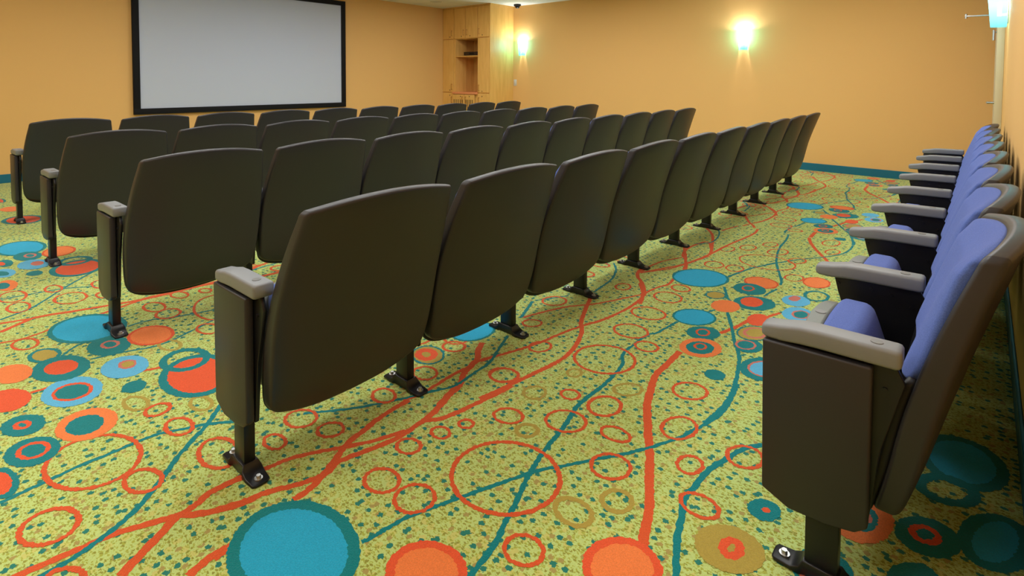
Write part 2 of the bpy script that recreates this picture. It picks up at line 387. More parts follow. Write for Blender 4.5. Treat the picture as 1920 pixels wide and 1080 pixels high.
 ('A','r','O',-0.9,2.373,0.03,0.022,1.613,0.01),
 ('A','d','D',-0.795,2.833,0.081,0.046,1.557),
 ('A','d','T',-0.764,2.669,0.095,0.068,1.317),
 ('A','d','L',-0.764,2.669,0.086,0.059,1.317),
 ('A','r','M',-0.762,2.673,0.058,0.04,1.431,0.014),
 ('A','d','T',-0.743,2.52,0.072,0.052,1.416),
 ('A','r','M',-0.757,2.523,0.047,0.035,1.372,0.01),
 ('A','d','T',-0.636,2.358,0.111,0.081,1.34),
 ('A','d','M',-0.633,2.363,0.078,0.057,1.265),
 ('A','d','P',-0.633,2.363,0.068,0.047,1.265),
 ('A','d','T',-0.767,2.18,0.043,0.038,1.338),
 ('A','d','P',-0.716,3.217,0.087,0.063,1.433),
 ('A','d','M',-0.73,3.246,0.046,0.026,1.473),
 ('A','d','P',-0.667,3.036,0.101,0.066,1.527),
 ('A','d','M',-0.654,3.041,0.059,0.039,1.492),
 ('A','d','T',-0.654,3.041,0.049,0.029,1.492),
 ('A','d','O',-0.696,3.592,0.103,0.069,1.523),
 ('A','d','R',-0.696,3.592,0.093,0.059,1.523),
 ('A','r','T',-0.65,3.365,0.08,0.053,1.501,0.016),
 ('A','d','T',-1.741,1.804,0.113,0.089,1.471),
 ('A','d','B',-1.741,1.804,0.101,0.077,1.471),
 ('A','d','T',-1.732,1.516,0.083,0.07,2.756),
 ('A','d','L',-1.732,1.516,0.073,0.06,2.756),
 ('A','r','D',-1.738,1.513,0.039,0.033,2.747,0.03),
 ('A','d','T',-1.247,0.652,0.184,0.141,-3.041),
 ('A','d','B',-1.247,0.652,0.154,0.111,-3.041),
 ('A','d','D',-0.955,0.832,0.1,0.086,-2.794),
 ('A','d','R',-0.955,0.832,0.078,0.064,-2.794),
 ('A','d','D',-0.615,1.154,0.099,0.087,1.13),
 ('A','d','R',-0.615,1.154,0.077,0.065,1.13),
 ('A','d','L',-0.443,1.384,0.085,0.072,0.922),
 ('A','r','D',-0.438,1.387,0.027,0.018,1.501,0.022),
 ('A','d','T',-0.414,1.574,0.047,0.037,1.206),
 ('A','d','D',-0.409,1.576,0.012,0.009,-2.392),
 ('A','d','R',-0.213,1.724,0.109,0.069,1.402),
 ('A','d','T',-0.212,1.721,0.059,0.035,1.433),
 ('A','d','M',-0.206,1.725,0.026,0.017,1.404),
 ('A','d','T',-0.075,1.763,0.084,0.061,1.125),
 ('A','r','D',-0.08,1.767,0.032,0.024,1.134,0.016),
 ('A','d','T',0.056,1.861,0.129,0.068,1.306),
 ('A','d','B',0.056,1.861,0.099,0.038,1.306),
 ('A','d','T',-0.017,2.191,0.148,0.107,1.451),
 ('A','d','B',-0.017,2.191,0.118,0.077,1.451),
 ('A','r','T',-0.046,2.007,0.072,0.051,0.918,0.03),
 ('A','d','T',-0.091,1.589,0.068,0.039,1.073),
 ('A','d','T',-0.25,1.46,0.087,0.062,1.492),
 ('A','d','M',-0.253,1.444,0.055,0.045,1.553),
 ('A','d','P',-0.253,1.444,0.041,0.031,1.553),
 ('L','l','O',[(-2.609,0.336),(-2.599,0.418)],0.016),
 ('L','l','T',[(-1.985,0.185),(-1.991,0.242),(-1.996,0.303),(-2.002,0.367),(-1.998,0.434),(-2.0,0.506),(-1.991,0.579),(-1.956,0.648),(-1.924,0.709),(-1.847,0.807)],0.015),
 ('L','l','T',[(-2.214,0.971),(-2.041,0.806),(-1.933,0.707),(-1.875,0.636),(-1.827,0.579),(-1.75,0.506),(-1.689,0.436),(-1.655,0.379),(-1.631,0.313),(-1.62,0.268),(-1.616,0.208)],0.017),
 ('L','l','O',[(-1.659,0.181),(-1.651,0.246),(-1.641,0.304),(-1.632,0.369),(-1.592,0.459),(-1.577,0.497),(-1.581,0.543),(-1.599,0.596),(-1.588,0.682)],0.022),
 ('L','l','O',[(-1.577,0.497),(-1.526,0.559),(-1.484,0.665)],0.024),
 ('L','l','O',[(-1.577,0.497),(-1.536,0.434),(-1.51,0.388),(-1.48,0.343)],0.026),
 ('L','l','O',[(-1.362,0.449),(-1.376,0.502),(-1.372,0.564)],0.024),
 ('L','l','O',[(-1.672,0.121),(-1.659,0.181)],0.022),
 ('L','l','T',[(-3.838,0.384),(-3.809,0.525),(-3.782,0.635),(-3.685,0.778)],0.013),
 ('L','l','T',[(-3.512,0.349),(-3.584,0.478),(-3.749,0.614),(-3.873,0.717),(-4.035,0.872)],0.014),
 ('L','l','T',[(-2.853,0.467),(-2.93,0.543),(-2.921,0.618)],0.013),
 ('L','l','T',[(-2.742,0.548),(-2.708,0.66),(-2.667,0.783),(-2.71,0.928),(-2.767,1.069)],0.013),
 ('L','l','T',[(-2.981,0.743),(-2.977,0.838),(-2.925,0.938),(-2.869,1.109)],0.013),
 ('L','l','O',[(-3.338,0.33),(-3.411,0.441),(-3.418,0.489),(-3.373,0.614),(-3.332,0.739),(-3.289,0.886),(-3.271,1.052),(-3.272,1.268)],0.026),
 ('L','l','O',[(-3.46,0.343),(-3.424,0.442)],0.02),
 ('L','l','O',[(-3.232,0.686),(-3.265,0.8),(-3.295,0.93),(-3.277,1.099),(-3.243,1.256)],0.022),
 ('L','l','O',[(-3.203,0.316),(-3.181,0.403),(-3.216,0.503)],0.016),
 ('L','r','O',-2.0,0.401,0.15,0.11,-2.882,0.014),
 ('L','r','O',-1.791,0.475,0.062,0.041,-2.925,0.014),
 ('L','r','O',-1.986,0.635,0.058,0.036,-3.063,0.014),
 ('L','r','O',-2.144,0.618,0.038,0.038,1.664,0.014),
 ('L','r','O',-1.786,0.26,0.074,0.056,-2.815,0.014),
 ('L','r','O',-1.753,0.671,0.084,0.052,3.11,0.014),
 ('L','r','O',-1.565,0.255,0.049,0.025,-2.672,0.014),
 ('L','r','L',-2.244,0.578,0.058,0.031,-2.977,0.014),
 ('L','r','L',-2.072,0.735,0.053,0.031,-3.097,0.014),
 ('L','r','O',-3.819,0.603,0.069,0.035,-3.12,0.012),
 ('L','r','O',-3.515,0.769,0.057,0.033,-3.115,0.012),
 ('L','r','O',-3.591,0.638,0.094,0.066,-3.043,0.012),
 ('L','r','O',-3.636,0.433,0.083,0.043,-3.123,0.012),
 ('L','r','O',-3.839,0.434,0.098,0.055,-3.102,0.012),
 ('L','r','O',-3.109,0.388,0.068,0.041,-2.984,0.012),
 ('L','r','O',-3.134,0.898,0.076,0.042,-3.053,0.012),
 ('L','r','O',-2.996,0.918,0.062,0.052,3.092,0.012),
 ('L','r','O',-3.174,1.158,0.041,0.025,-2.957,0.012),
 ('L','r','O',-3.211,1.041,0.06,0.035,-2.981,0.012),
 ('L','r','O',-2.902,1.114,0.176,0.102,2.937,0.012),
 ('L','r','O',-2.676,0.985,0.066,0.04,-3.062,0.012),
 ('L','r','O',-3.711,0.792,0.078,0.034,3.121,0.012),
 ('L','r','L',-2.633,0.811,0.062,0.035,-2.995,0.014),
 ('L','d','D',-2.608,0.272,0.098,0.062,-2.961),
 ('L','d','P',-2.507,0.443,0.125,0.087,-3.003),
 ('L','d','D',-2.503,0.443,0.077,0.058,-2.868),
 ('L','d','T',-2.503,0.442,0.061,0.047,-2.787),
 ('L','d','T',-2.373,0.607,0.048,0.039,3.105),
 ('L','d','T',-2.379,0.286,0.08,0.053,-2.875),
 ('L','r','D',-2.383,0.284,0.025,0.016,-2.885,0.014),
 ('L','d','R',-2.23,0.431,0.108,0.082,-2.986),
 ('L','d','T',-2.229,0.425,0.066,0.05,-2.977),
 ('L','d','T',-2.19,0.283,0.091,0.064,-2.902),
 ('L','r','D',-2.193,0.286,0.047,0.034,-2.865,0.014),
 ('L','d','T',-2.082,0.2,0.088,0.035,-3.084),
 ('L','d','D',-2.086,0.194,0.066,0.026,-3.082),
 ('L','d','T',-3.097,0.612,0.193,0.139,-2.897),
 ('L','d','B',-3.097,0.612,0.173,0.119,-2.897),
 ('L','d','T',-2.82,0.63,0.109,0.074,-3.016),
 ('L','r','M',-2.831,0.637,0.04,0.027,-3.017,0.012),
 ('L','d','D',-2.798,0.786,0.118,0.087,-3.021),
 ('L','d','R',-2.798,0.786,0.104,0.073,-3.021),
 ('L','d','T',-2.922,0.426,0.078,0.054,-2.954),
 ('L','d','L',-2.922,0.426,0.062,0.038,-2.954),
 ('L','d','T',-2.743,0.45,0.13,0.088,-2.965),
 ('L','d','D',-2.75,0.452,0.072,0.051,-2.907),
 ('L','d','P',-2.567,0.626,0.106,0.077,-3.02),
 ('L','d','M',-2.58,0.638,0.044,0.031,-3.078),
 ('L','d','L',-2.58,0.639,0.028,0.02,-3.083),
 ('L','d','R',-2.83,0.313,0.096,0.057,-3.01),
 ('L','l','O',[(-2.484,0.652),(-2.448,0.73)],0.018),
 ('L','d','T',-2.287,0.802,0.182,0.131,3.076),
 ('L','d','D',-2.287,0.802,0.152,0.101,3.076),
 ('L','r','T',-2.448,0.81,0.095,0.076,-3.047,0.03),
 ('L','d','T',-4.9,0.605,0.214,0.133,-3.07),
 ('L','d','B',-4.9,0.605,0.194,0.113,-3.07),
 ('L','d','T',-4.646,0.606,0.123,0.069,-3.066),
 ('L','r','M',-4.649,0.619,0.049,0.026,-3.11,0.014),
 ('L','d','O',-4.623,0.765,0.132,0.091,3.064),
 ('L','d','R',-4.623,0.765,0.118,0.077,3.064),
 ('L','d','P',-4.412,0.604,0.121,0.077,-3.027),
 ('L','d','M',-4.42,0.622,0.054,0.031,-3.095),
 ('L','d','T',-4.138,0.775,0.178,0.139,3.067),
 ('L','d','D',-4.138,0.775,0.148,0.109,3.067),
 ('L','r','T',-4.307,0.792,0.089,0.077,-2.941,0.03),
 ('L','d','T',-4.205,0.578,0.058,0.037,-2.998),
 ('L','d','T',-4.567,0.487,0.091,0.037,3.116),
 ('L','d','D',-4.573,0.467,0.049,0.019,-3.057),
 ('L','d','P',-4.341,0.454,0.1,0.053,-3.077),
 ('L','d','T',-4.34,0.446,0.062,0.028,-2.916),
 ('L','d','R',-4.07,0.439,0.108,0.044,3.103),
 ('L','d','T',-4.076,0.421,0.065,0.029,3.121),
 ('L','d','T',-5.872,0.746,0.187,0.132,-2.968),
 ('L','d','D',-5.872,0.746,0.157,0.102,-2.968),
 ('L','d','R',-6.428,0.733,0.127,0.071,-3.085),
 ('L','d','T',-6.932,0.722,0.126,0.036,3.118),
 ('L','d','D',-6.932,0.722,0.106,0.016,3.118),
]
# ------------------------------------------------------------------ floor with woven pattern (circle: kind d/r, colour, x, y, half axes, angle; line: kind l)
PX, PY = 1.83, 2.535
def build_floor():
    keys = list(CARPET); mi = {k: i for i, k in enumerate(keys)}
    bm = bmesh.new()
    A = [bm.verts.new(p) for p in ((XL, YN, 0), (XR, YN, 0), (XR, YF, 0), (XL, YF, 0))]
    bm.faces.new(A).material_index = 0
    rnd = random.Random(3)
    def explicit(x, y, z):
        if y < 0.094 + 0.9025 * (x - (-1.690)): return False      # nearer than anything traced
        a = x > -1.75 and y < 4.6; l = x <= -1.75 and y < 1.35
        return a or l
    def anyexp(x, y): return explicit(x, y, 'A')
    def inside(x, y, m=0.0): return XL + m < x < XR - m and YN + m < y < YF - m
    def source(x, y, z):
        if z == 'A': return -1.62 < x <= -.42 and .70 < y <= .70 + PY
        return -2.25 < x <= -1.75 + .13 and y < 1.35
    lvl = [0.0004]
    def jit(d): 
        return (rnd.random() - .5) * .0048 if d < 4 else (rnd.random() - .5) * .003
    def circle(x, y, a, b, ang, col, w=None):
        d = math.hypot(x, y); step = .006 if d < 3.2 else .02 if d < 5 else .04
        n = max(14, min(200, int(2 * math.pi * max(a, b) / step)))
        z = lvl[0]; ca, sa = math.cos(ang), math.sin(ang)
        def P(k, ra, rb):
            t = 2 * math.pi * k / n; j = jit(d)
            u, v = (ra + j) * math.cos(t), (rb + j) * math.sin(t)
            X, Y = x + u * ca - v * sa, y + u * sa + v * ca
            return bm.verts.new((min(max(X, XL), XR), min(max(Y, YN), YF), z))
        o = [P(k, a + (w / 2 if w else 0), b + (w / 2 if w else 0)) for k in range(n)]
        if w:
            i_ = [P(k, max(a - w / 2, .001), max(b - w / 2, .001)) for k in range(n)]
            for k in range(n):
                f = bm.faces.new((o[k], o[(k + 1) % n], i_[(k + 1) % n], i_[k])); f.material_index = mi[col]
        else:
            c = bm.verts.new((min(max(x, XL), XR), min(max(y, YN), YF), z))
            for k in range(n):
                f = bm.faces.new((o[k], o[(k + 1) % n], c)); f.material_index = mi[col]
    def ribbon(pts, w, col, ok, dx=0, dy=0):
        P = catmull(pts, 8)
        S = [P[0]]
        for p in P[1:]:
            q = S[-1]; l = math.hypot(p[0] - q[0], p[1] - q[1]); d = math.hypot(p[0] + dx, p[1] + dy); st = .007 if d < 3.2 else .03
            m = max(1, int(l / st))
            if l < st * .5: continue
            for k in range(1, m + 1): S.append((q[0] + (p[0] - q[0]) * k / m, q[1] + (p[1] - q[1]) * k / m))
        prev = None; z = lvl[0]
        for i, p in enumerate(S):
            a, b = S[max(i - 1, 0)], S[min(i + 1, len(S) - 1)]
            tx, ty = b[0] - a[0], b[1] - a[1]; l = math.hypot(tx, ty) or 1; nx, ny = -ty / l, tx / l
            X, Y = p[0] + dx, p[1] + dy
            if not (inside(X, Y, .02) and ok(X, Y)): prev = None; continue
            d = math.hypot(X, Y); w1, w2 = w / 2 + jit(d), w / 2 + jit(d)
            cur = (bm.verts.new((X + nx * w1, Y + ny * w1, z)), bm.verts.new((X - nx * w2, Y - ny * w2, z)))
            if prev: bm.faces.new((prev[0], prev[1], cur[1], cur[0])).material_index = mi[col]
            prev = cur
    order = [f for f in PATTERN if f[1] == 'l' and f[2] == 'O'] + [f for f in PATTERN if f[1] == 'l' and f[2] == 'T'] + [f for f in PATTERN if f[1] == 'r' and f[2] == 'L'] + [f for f in PATTERN if f[1] != 'l' and not (f[1] == 'r' and f[2] == 'L')]
    # extra small rings where the repeat shows nothing traced
    extra = []
    for k in range(16): 
        extra.append(('X', 'r', 'O', -1.95 - rnd.random() * .5 + .4, 1.45 + rnd.random() * 1.7, .05 + rnd.random() * .04, .04 + rnd.random() * .02, rnd.random() * 3, .012))
    for f in extra + order:
        z = f[0]; lvl[0] += 3e-6
        if f[1] == 'l':
            _, _, col, pts, w = f
            ribbon(pts, w, col, (lambda X, Y: explicit(X, Y, z)))
            for i in range(-5, 4):
                for j in range(-3, 4):
                    if i == 0 and j == 0: continue
                    # keep only stretches whose source lies in the source window
                    ribbon(pts, w, col, (lambda X, Y, i=i, j=j: (not anyexp(X, Y)) and source(X - i * PX, Y - j * PY, z)), i * PX, j * PY)
            # the un-shifted stretch outside the explicit zone
            ribbon(pts, w, col, (lambda X, Y: (not anyexp(X, Y)) and source(X, Y, z)))
        else:
            kind, col, x, y, a, b, ang = f[1:8]; w = f[8] if kind == 'r' else None
            if z != 'X' and inside(x, y) and explicit(x, y, z): circle(x, y, a, b, ang, col, w)
            if z == 'X' or source(x, y, z):
                for i in range(-5, 4):
                    for j in range(-3, 4):
                        X, Y = x + i * PX, y + j * PY
                        if inside(X, Y, .05) and not anyexp(X, Y): circle(X, Y, a, b, ang, col, w)
    for f in bm.faces:
        if f.normal.z < 0: f.normal_flip()
    o = obj('floor', bm, [CARPET[k] for k in keys], smooth=False); o['kind'] = 'structure'
    return o

# ------------------------------------------------------------------ room shell
def ceiling_material():
    nt = M_CEIL.node_tree; b = nt.nodes['Principled BSDF']
    tc = nt.nodes.new('ShaderNodeTexCoord'); br = nt.nodes.new('ShaderNodeTexBrick')
    br.offset = 0; br.inputs['Scale'].default_value = 1; br.inputs['Brick Width'].default_value = .61; br.inputs['Row Height'].default_value = .61
    br.inputs['Mortar Size'].default_value = .008; br.inputs['Color1'].default_value = (.80, .79, .74, 1); br.inputs['Color2'].default_value = (.77, .77, .73, 1); br.inputs['Mortar'].default_value = (.62, .62, .6, 1)
    nt.links.new(tc.outputs['Object'], br.inputs['Vector']); nt.links.new(br.outputs['Color'], b.inputs['Base Color'])
def room():
    build_floor()
    ceiling_material()
    struct('ceiling', box(XL - .1, XR + .1, YN - .1, YF + .1, CEIL, CEIL + .08), M_CEIL)
    struct('wall_left', box(XL - .1, XL, YN - .1, YF + .1, 0, CEIL), M_WALL)
    struct('wall_far', box(XL, XR, YF, YF + .1, 0, CEIL), M_WALL)
    struct('wall_near', box(XL, XR, YN - .1, YN, 0, CEIL), M_WALL)
    struct('wall_right', box(XR, XR + .1, YN - .1, YF + .1, 0, CEIL), M_WALL)
    bb = .097
    struct('baseboard_left', box(XL, XL + .012, YN, YF - .012, .0, bb, bev=.003), M_BASE)
    struct('baseboard_far', box(-6.79, XR, YF - .012, YF, .0, bb, bev=.003), M_BASE)
    struct('baseboard_near', box(XL, XR, YN, YN + .012, .0, bb, bev=.003), M_BASE)
    struct('baseboard_right', box(XR - .012, XR, YN, 6.93, .0, bb, bev=.003), M_BASE)

def door():
    d = thing('door_1', '', ''); del d['label']; del d['category']; d['kind'] = 'structure'; d.location = (XR, 7.45, 0)
    fr = bmesh.new()
    add_box(fr, -.055, 0, -.52, -.465, 0, 2.12, bev=.004); add_box(fr, -.055, 0, .465, .52, 0, 2.12, bev=.004); add_box(fr, -.055, 0, -.52, .52, 2.06, 2.12, bev=.004)
    obj('door_frame', fr, M_DOORJ, d)
    obj('door_leaf', box(-.042, 0, -.463, .463, .01, 2.058, bev=.003), M_DOOR, d)
    h = bmesh.new()
    add_box(h, -.049, -.042, -.40, -.355, .885, 1.035, bev=.003)
    add_cyl(h, (-.045, -.378, .975), (-.105, -.378, .975), .011)
    add_cyl(h, (-.105, -.378, .975), (-.102, -.27, .975), .009)
    obj('door_handle', h, M_CHROME, d)
    cl = bmesh.new()
    add_box(cl, -.10, -.042, -.40, -.12, 2.0 - .02, 2.05, bev=.006)
    obj('closer_body', cl, M_CHROME, d)
    ar = bmesh.new()
    add_box(ar, -.30, -.05, -.05, -.03, 1.835, 1.85, bev=.003); add_cyl(ar, (-.29, -.04, 1.82), (-.29, -.04, 1.866), .011)
    obj('closer_arm', ar, M_CHROME, d)
    pu = bmesh.new(); add_cyl(pu, (-.075, -.2, 1.58), (-.075, -.2, 1.68), .011); add_cyl(pu, (-.04, -.2, 1.66), (-.075, -.2, 1.66), .007)
    obj('pull_bar', pu, M_CHROME, d)

# ------------------------------------------------------------------ theatre chair, local frame: x=0 armrest tip, seats face -x, origin on the floor at the middle of the seat
OUT = [(0, .150), (.10, .154), (.17, .165), (.23, .183), (.262, .197), (.281, .220), (.291, .265), (.297, .34), (.300, .43), (.298, .54), (.290, .64), (.280, .72), (.270, .785), (.267, .805), (.259, .816), (.245, .8205), (.16, .835), (.08, .843), (0, .846)]
EDGE = catmull([(.12, .238), (.16, .259), (.20, .277), (.25, .295), (.32, .314), (.40, .331), (.50, .354), (.60, .387), (.72, .430), (.82, .468), (.86, .482)], 6)
THICK = catmull([(.12, .032), (.2, .048), (.35, .056), (.5, .058), (.7, .050), (.86, .040)], 6)
def sc(s, pts): return [(y * s, z) for y, z in pts]
def backf(s):
    b0, b1, bm_ = (-.020, -.030, 1.15) if s == 1.0 else (-.004, -.034, 1.3)
    return lambda y, z: b0 + (b1 - b0) * min(1, max(0, (z - .5) / .3)) + interp(EDGE, z) + (.009 + .026 * min(1, max(0, (z - .15) / .6)) ** .9) * bm_ * (1 - min(1, (y / (.3 * s)) ** 2))
def seatx(z): return .105 + (.525 - z) * .32          # mid plane of the tipped-up seat
def arm_bm(y):
    S = [(0.0, .556, .570, .016), (.003, .550, .576, .024), (.012, .547, .580, .028), (.045, .547, .585, .0295), (.085, .552, .594, .031), (.12, .554, .596, .031), (.20, .555, .597, .031), (.268, .556, .598, .031), (.275, .558, .597, .030), (.279, .562, .593, .026)]
    return loft([rrect(hw, z0, z1, .009, x, 4, y) for x, z0, z1, hw in S])
def foot_bm(y):
    S = [(.036, .002, .007, .018), (.042, .001, .010, .027), (.078, .001, .012, .030), (.096, .001, .022, .030), (.104, .001, .036, .024), (.178, .001, .036, .024), (.186, .001, .022, .030), (.206, .001, .012, .030), (.242, .001, .010, .027), (.249, .002, .007, .018)]
    return loft([rrect(hw, z0, z1, .004, x, 3, y) for x, z0, z1, hw in S])
def bolt_bm(x, y):
    bm = bmesh.new(); add_cyl(bm, (x, y, .010), (x, y, .014), .012, n=20); add_cyl(bm, (x, y, .014), (x, y, .022), .0075, .0068, n=6); return bm
def standard(t, y, side, end):
    """support between two seats: side = outward direction, end = carries a closed end panel"""
    obj('armrest', arm_bm(y), M_ARM, t, sharp=50)
    cap = bmesh.new(); add_cyl(cap, (.232, y, .5965), (.232, y, .5988), .0125, .012, n=24); obj('arm_cap', cap, M_CAP, t, sharp=60)
    plate = [(.050, .552), (.268, .556), (.285, .52), (.245, .36), (.226, .178), (.085, .172), (.078, .45), (.062, .50)]
    sp = prism(plate, y - .006, y + .006, .0015, 1)
    for x, z in ((.062, .528), (.15, .53), (.20, .525), (.25, .50)):
        for q in (-1, 1): add_cyl(sp, (x, y + q * .006, z), (x, y + q * .010, z), .005, n=10)
    obj('side_plate', sp, M_BLACK, t, sharp=40)
    obj('post', box(.106, .174, y - .017, y + .017, .02, .19, bev=.003), M_BLACK, t)
    obj('foot_plate', foot_bm(y), M_BLACK, t, sharp=50)
    for x in (.060, .228): obj('bolt', bolt_bm(x, y), M_CHROME, t, sharp=30)
    if end:
        pan = [(.006, .544), (.229, .549), (.229, .186), (.205, .166), (.150, .154), (.072, .150), (.012, .176)]
        y0, y1 = (y - .033, y - .007) if side < 0 else (y + .007, y + .033)
        obj('end_panel', prism(pan, y0, y1, .006, 3), M_SHELL, t, sharp=45)
def make_chair(s, first, last):
    """s = width factor, first/last: carries the outer standard of its row"""
    t = thing('theatre_chair', '', 'chair')
    hw = .305 * s
    b = backf(s)
    obj('backrest', shell(sc(s, OUT), .48, b, lambda y, z: b(y, z) - interp(THICK, z), .012), M_SHELL, t, sharp=80)
    # padded back
    cu = [(0, .50), (.12, .50), (.21, .503), (.252, .513), (.268, .54), (.268, .60), (.260, .69), (.252, .755), (.247, .783), (.236, .803), (.16, .819), (.08, .827), (0, .830)]
    cf = lambda y, z: b(y, z) - interp(THICK, z) - .006 - .042 * (1 - (1 - min(1, max(0, 1 - abs(y) / (.276 * s)) / .42)) ** 2) * min(1, max(.1, (.838 - z) / .08))
    obj('back_cushion', shell(sc(s, cu), .66, lambda y, z: b(y, z) - interp(THICK, z) + .004, cf, .008, 14), M_FAB, t, sharp=80)
    li = [(0, .128), (.09, .131), (.17, .142), (.235, .165), (.272, .205), (.286, .28), (.290, .36), (.290, .45), (.284, .50), (.27, .52), (.2, .525), (.1, .525), (0, .525)]
    obj('back_liner', shell(sc(s, li), .32, lambda y, z: b(y, z) - interp(THICK, z) + .002, lambda y, z: b(y, z) - interp(THICK, z) - .022, .009, 5), M_LINER, t, sharp=80)
    # tipped-up seat
    sx = lambda y, z: min(seatx(z), b(.25 * s, z) - interp(THICK, z) - .100)
    se = [(0, .20), (.12, .20), (.19, .208), (.213, .235), (.218, .30), (.218, .42), (.216, .475), (.205, .505), (.185, .520), (.1, .528), (0, .531)]
    obj('seat_cushion', shell(sc(s, se), .37, lambda y, z: sx(y, z) + .058 + .012 * (1 - (y / (.22 * s)) ** 2), lambda y, z: sx(y, z) - .022, .022, 6), M_FAB, t, sharp=80)
    pa = [(0, .165), (.12, .168), (.20, .18), (.232, .215), (.240, .30), (.240, .38), (.232, .43), (.218, .475), (.19, .500), (.12, .516), (0, .522)]
    pn = obj('seat_pan', shell(sc(s, pa), .35, lambda y, z: sx(y, z) - .021, lambda y, z: sx(y, z) - .030 - .034 * max(0, 1 - (y / (.245 * s)) ** 2) ** .5, .006, 7), M_PAN, t, sharp=80)
    lg = bmesh.new(); xx = seatx(.52) - .040; add_cyl(lg, (xx, .01, .518), (xx, .01, .5235), .013, n=20); obj('pan_cap', lg, M_CAP, pn, sharp=60)
    standard(t, -hw, -1, first)
    if last: standard(t, hw, 1, True)
    return t
def dup(root):
    r = root.copy(); C.objects.link(r)
    for ch in list(root.children):
        c = ch.copy(); C.objects.link(c); c.parent = r
        for g in list(ch.children):
            d = g.copy(); C.objects.link(d); d.parent = c
    return r
ORD = ['first', 'second', 'third', 'fourth', 'fifth', 'sixth', 'seventh', 'eighth', 'ninth', 'tenth']
def row(tipx, y0, n, s, pitch, group, text):
    P = {}
    for i in range(n):
        k = (i == 0, i == n - 1)
        if (s, k) in PROTO and PROTO[(s, k)] is not None: c = dup(PROTO[(s, k)])
        else: c = PROTO[(s, k)] = make_chair(s, *k)
        c.location = (tipx, y0 + i * pitch, 0)
        c['group'] = group; c['label'] = text(i)
PROTO = {}
def chairs():
    def t(rowname):
        def f(i):
            if i == 0: return f'charcoal theatre chair with end panel, left end of {rowname}'
            if i == 9: return f'charcoal theatre chair at the far right end of {rowname}'
            return f'charcoal theatre chair, {ORD[i]} from the left end of {rowname}'
        return f
    row(-1.765, 1.002, 10, 1.0, .61, 'theatre chairs in the front-most row seen from behind', t('the closest row of chair backs'))
    row(-3.115, .995, 10, 1.0, .61, 'theatre chairs in the second row seen from behind', t('the second closest row of chair backs'))
    row(-4.505, .995, 10, 1.0, .61, 'theatre chairs in the third row seen from behind', t('the second row from the screen'))
    row(-5.945, 1.02, 10, 1.0, .61, 'theatre chairs in the row nearest the screen', t('the row nearest the projection screen'))
    def r(i):
        if i == 0: return 'blue-cushioned theatre chair with large dark end panel, closest in the row along right wall'
        if i == 7: return 'blue-cushioned theatre chair farthest away in the row along the right wall, near the door'
        return f'blue-cushioned theatre chair, {ORD[i]} from the viewer in the row along the right wall'
    row(-.392, 1.735, 8, .949, .5787, 'blue-cushioned theatre chairs along the right wall', r)

# ------------------------------------------------------------------ projection screen
def screen():
    t = thing('projection_screen', 'wide pale grey projection screen in a black frame on the orange wall', 'screen', (XL, 3.665, .705))
    w, h, f = 1.545, 1.765, .075
    fr = bmesh.new()
    for a in ((-w, w, 0, f), (-w, w, h - f, h), (-w, -w + f, f, h - f), (w - f, w, f, h - f)):
        add_box(fr, .012, .050, a[0], a[1], a[2], a[3], bev=.002)
    obj('frame', fr, M_FRAME, t)
    obj('screen_surface', box(.0, .030, -w + f * .9, w - f * .9, f * .9, h - f * .9), M_SCREEN, t, smooth=False)

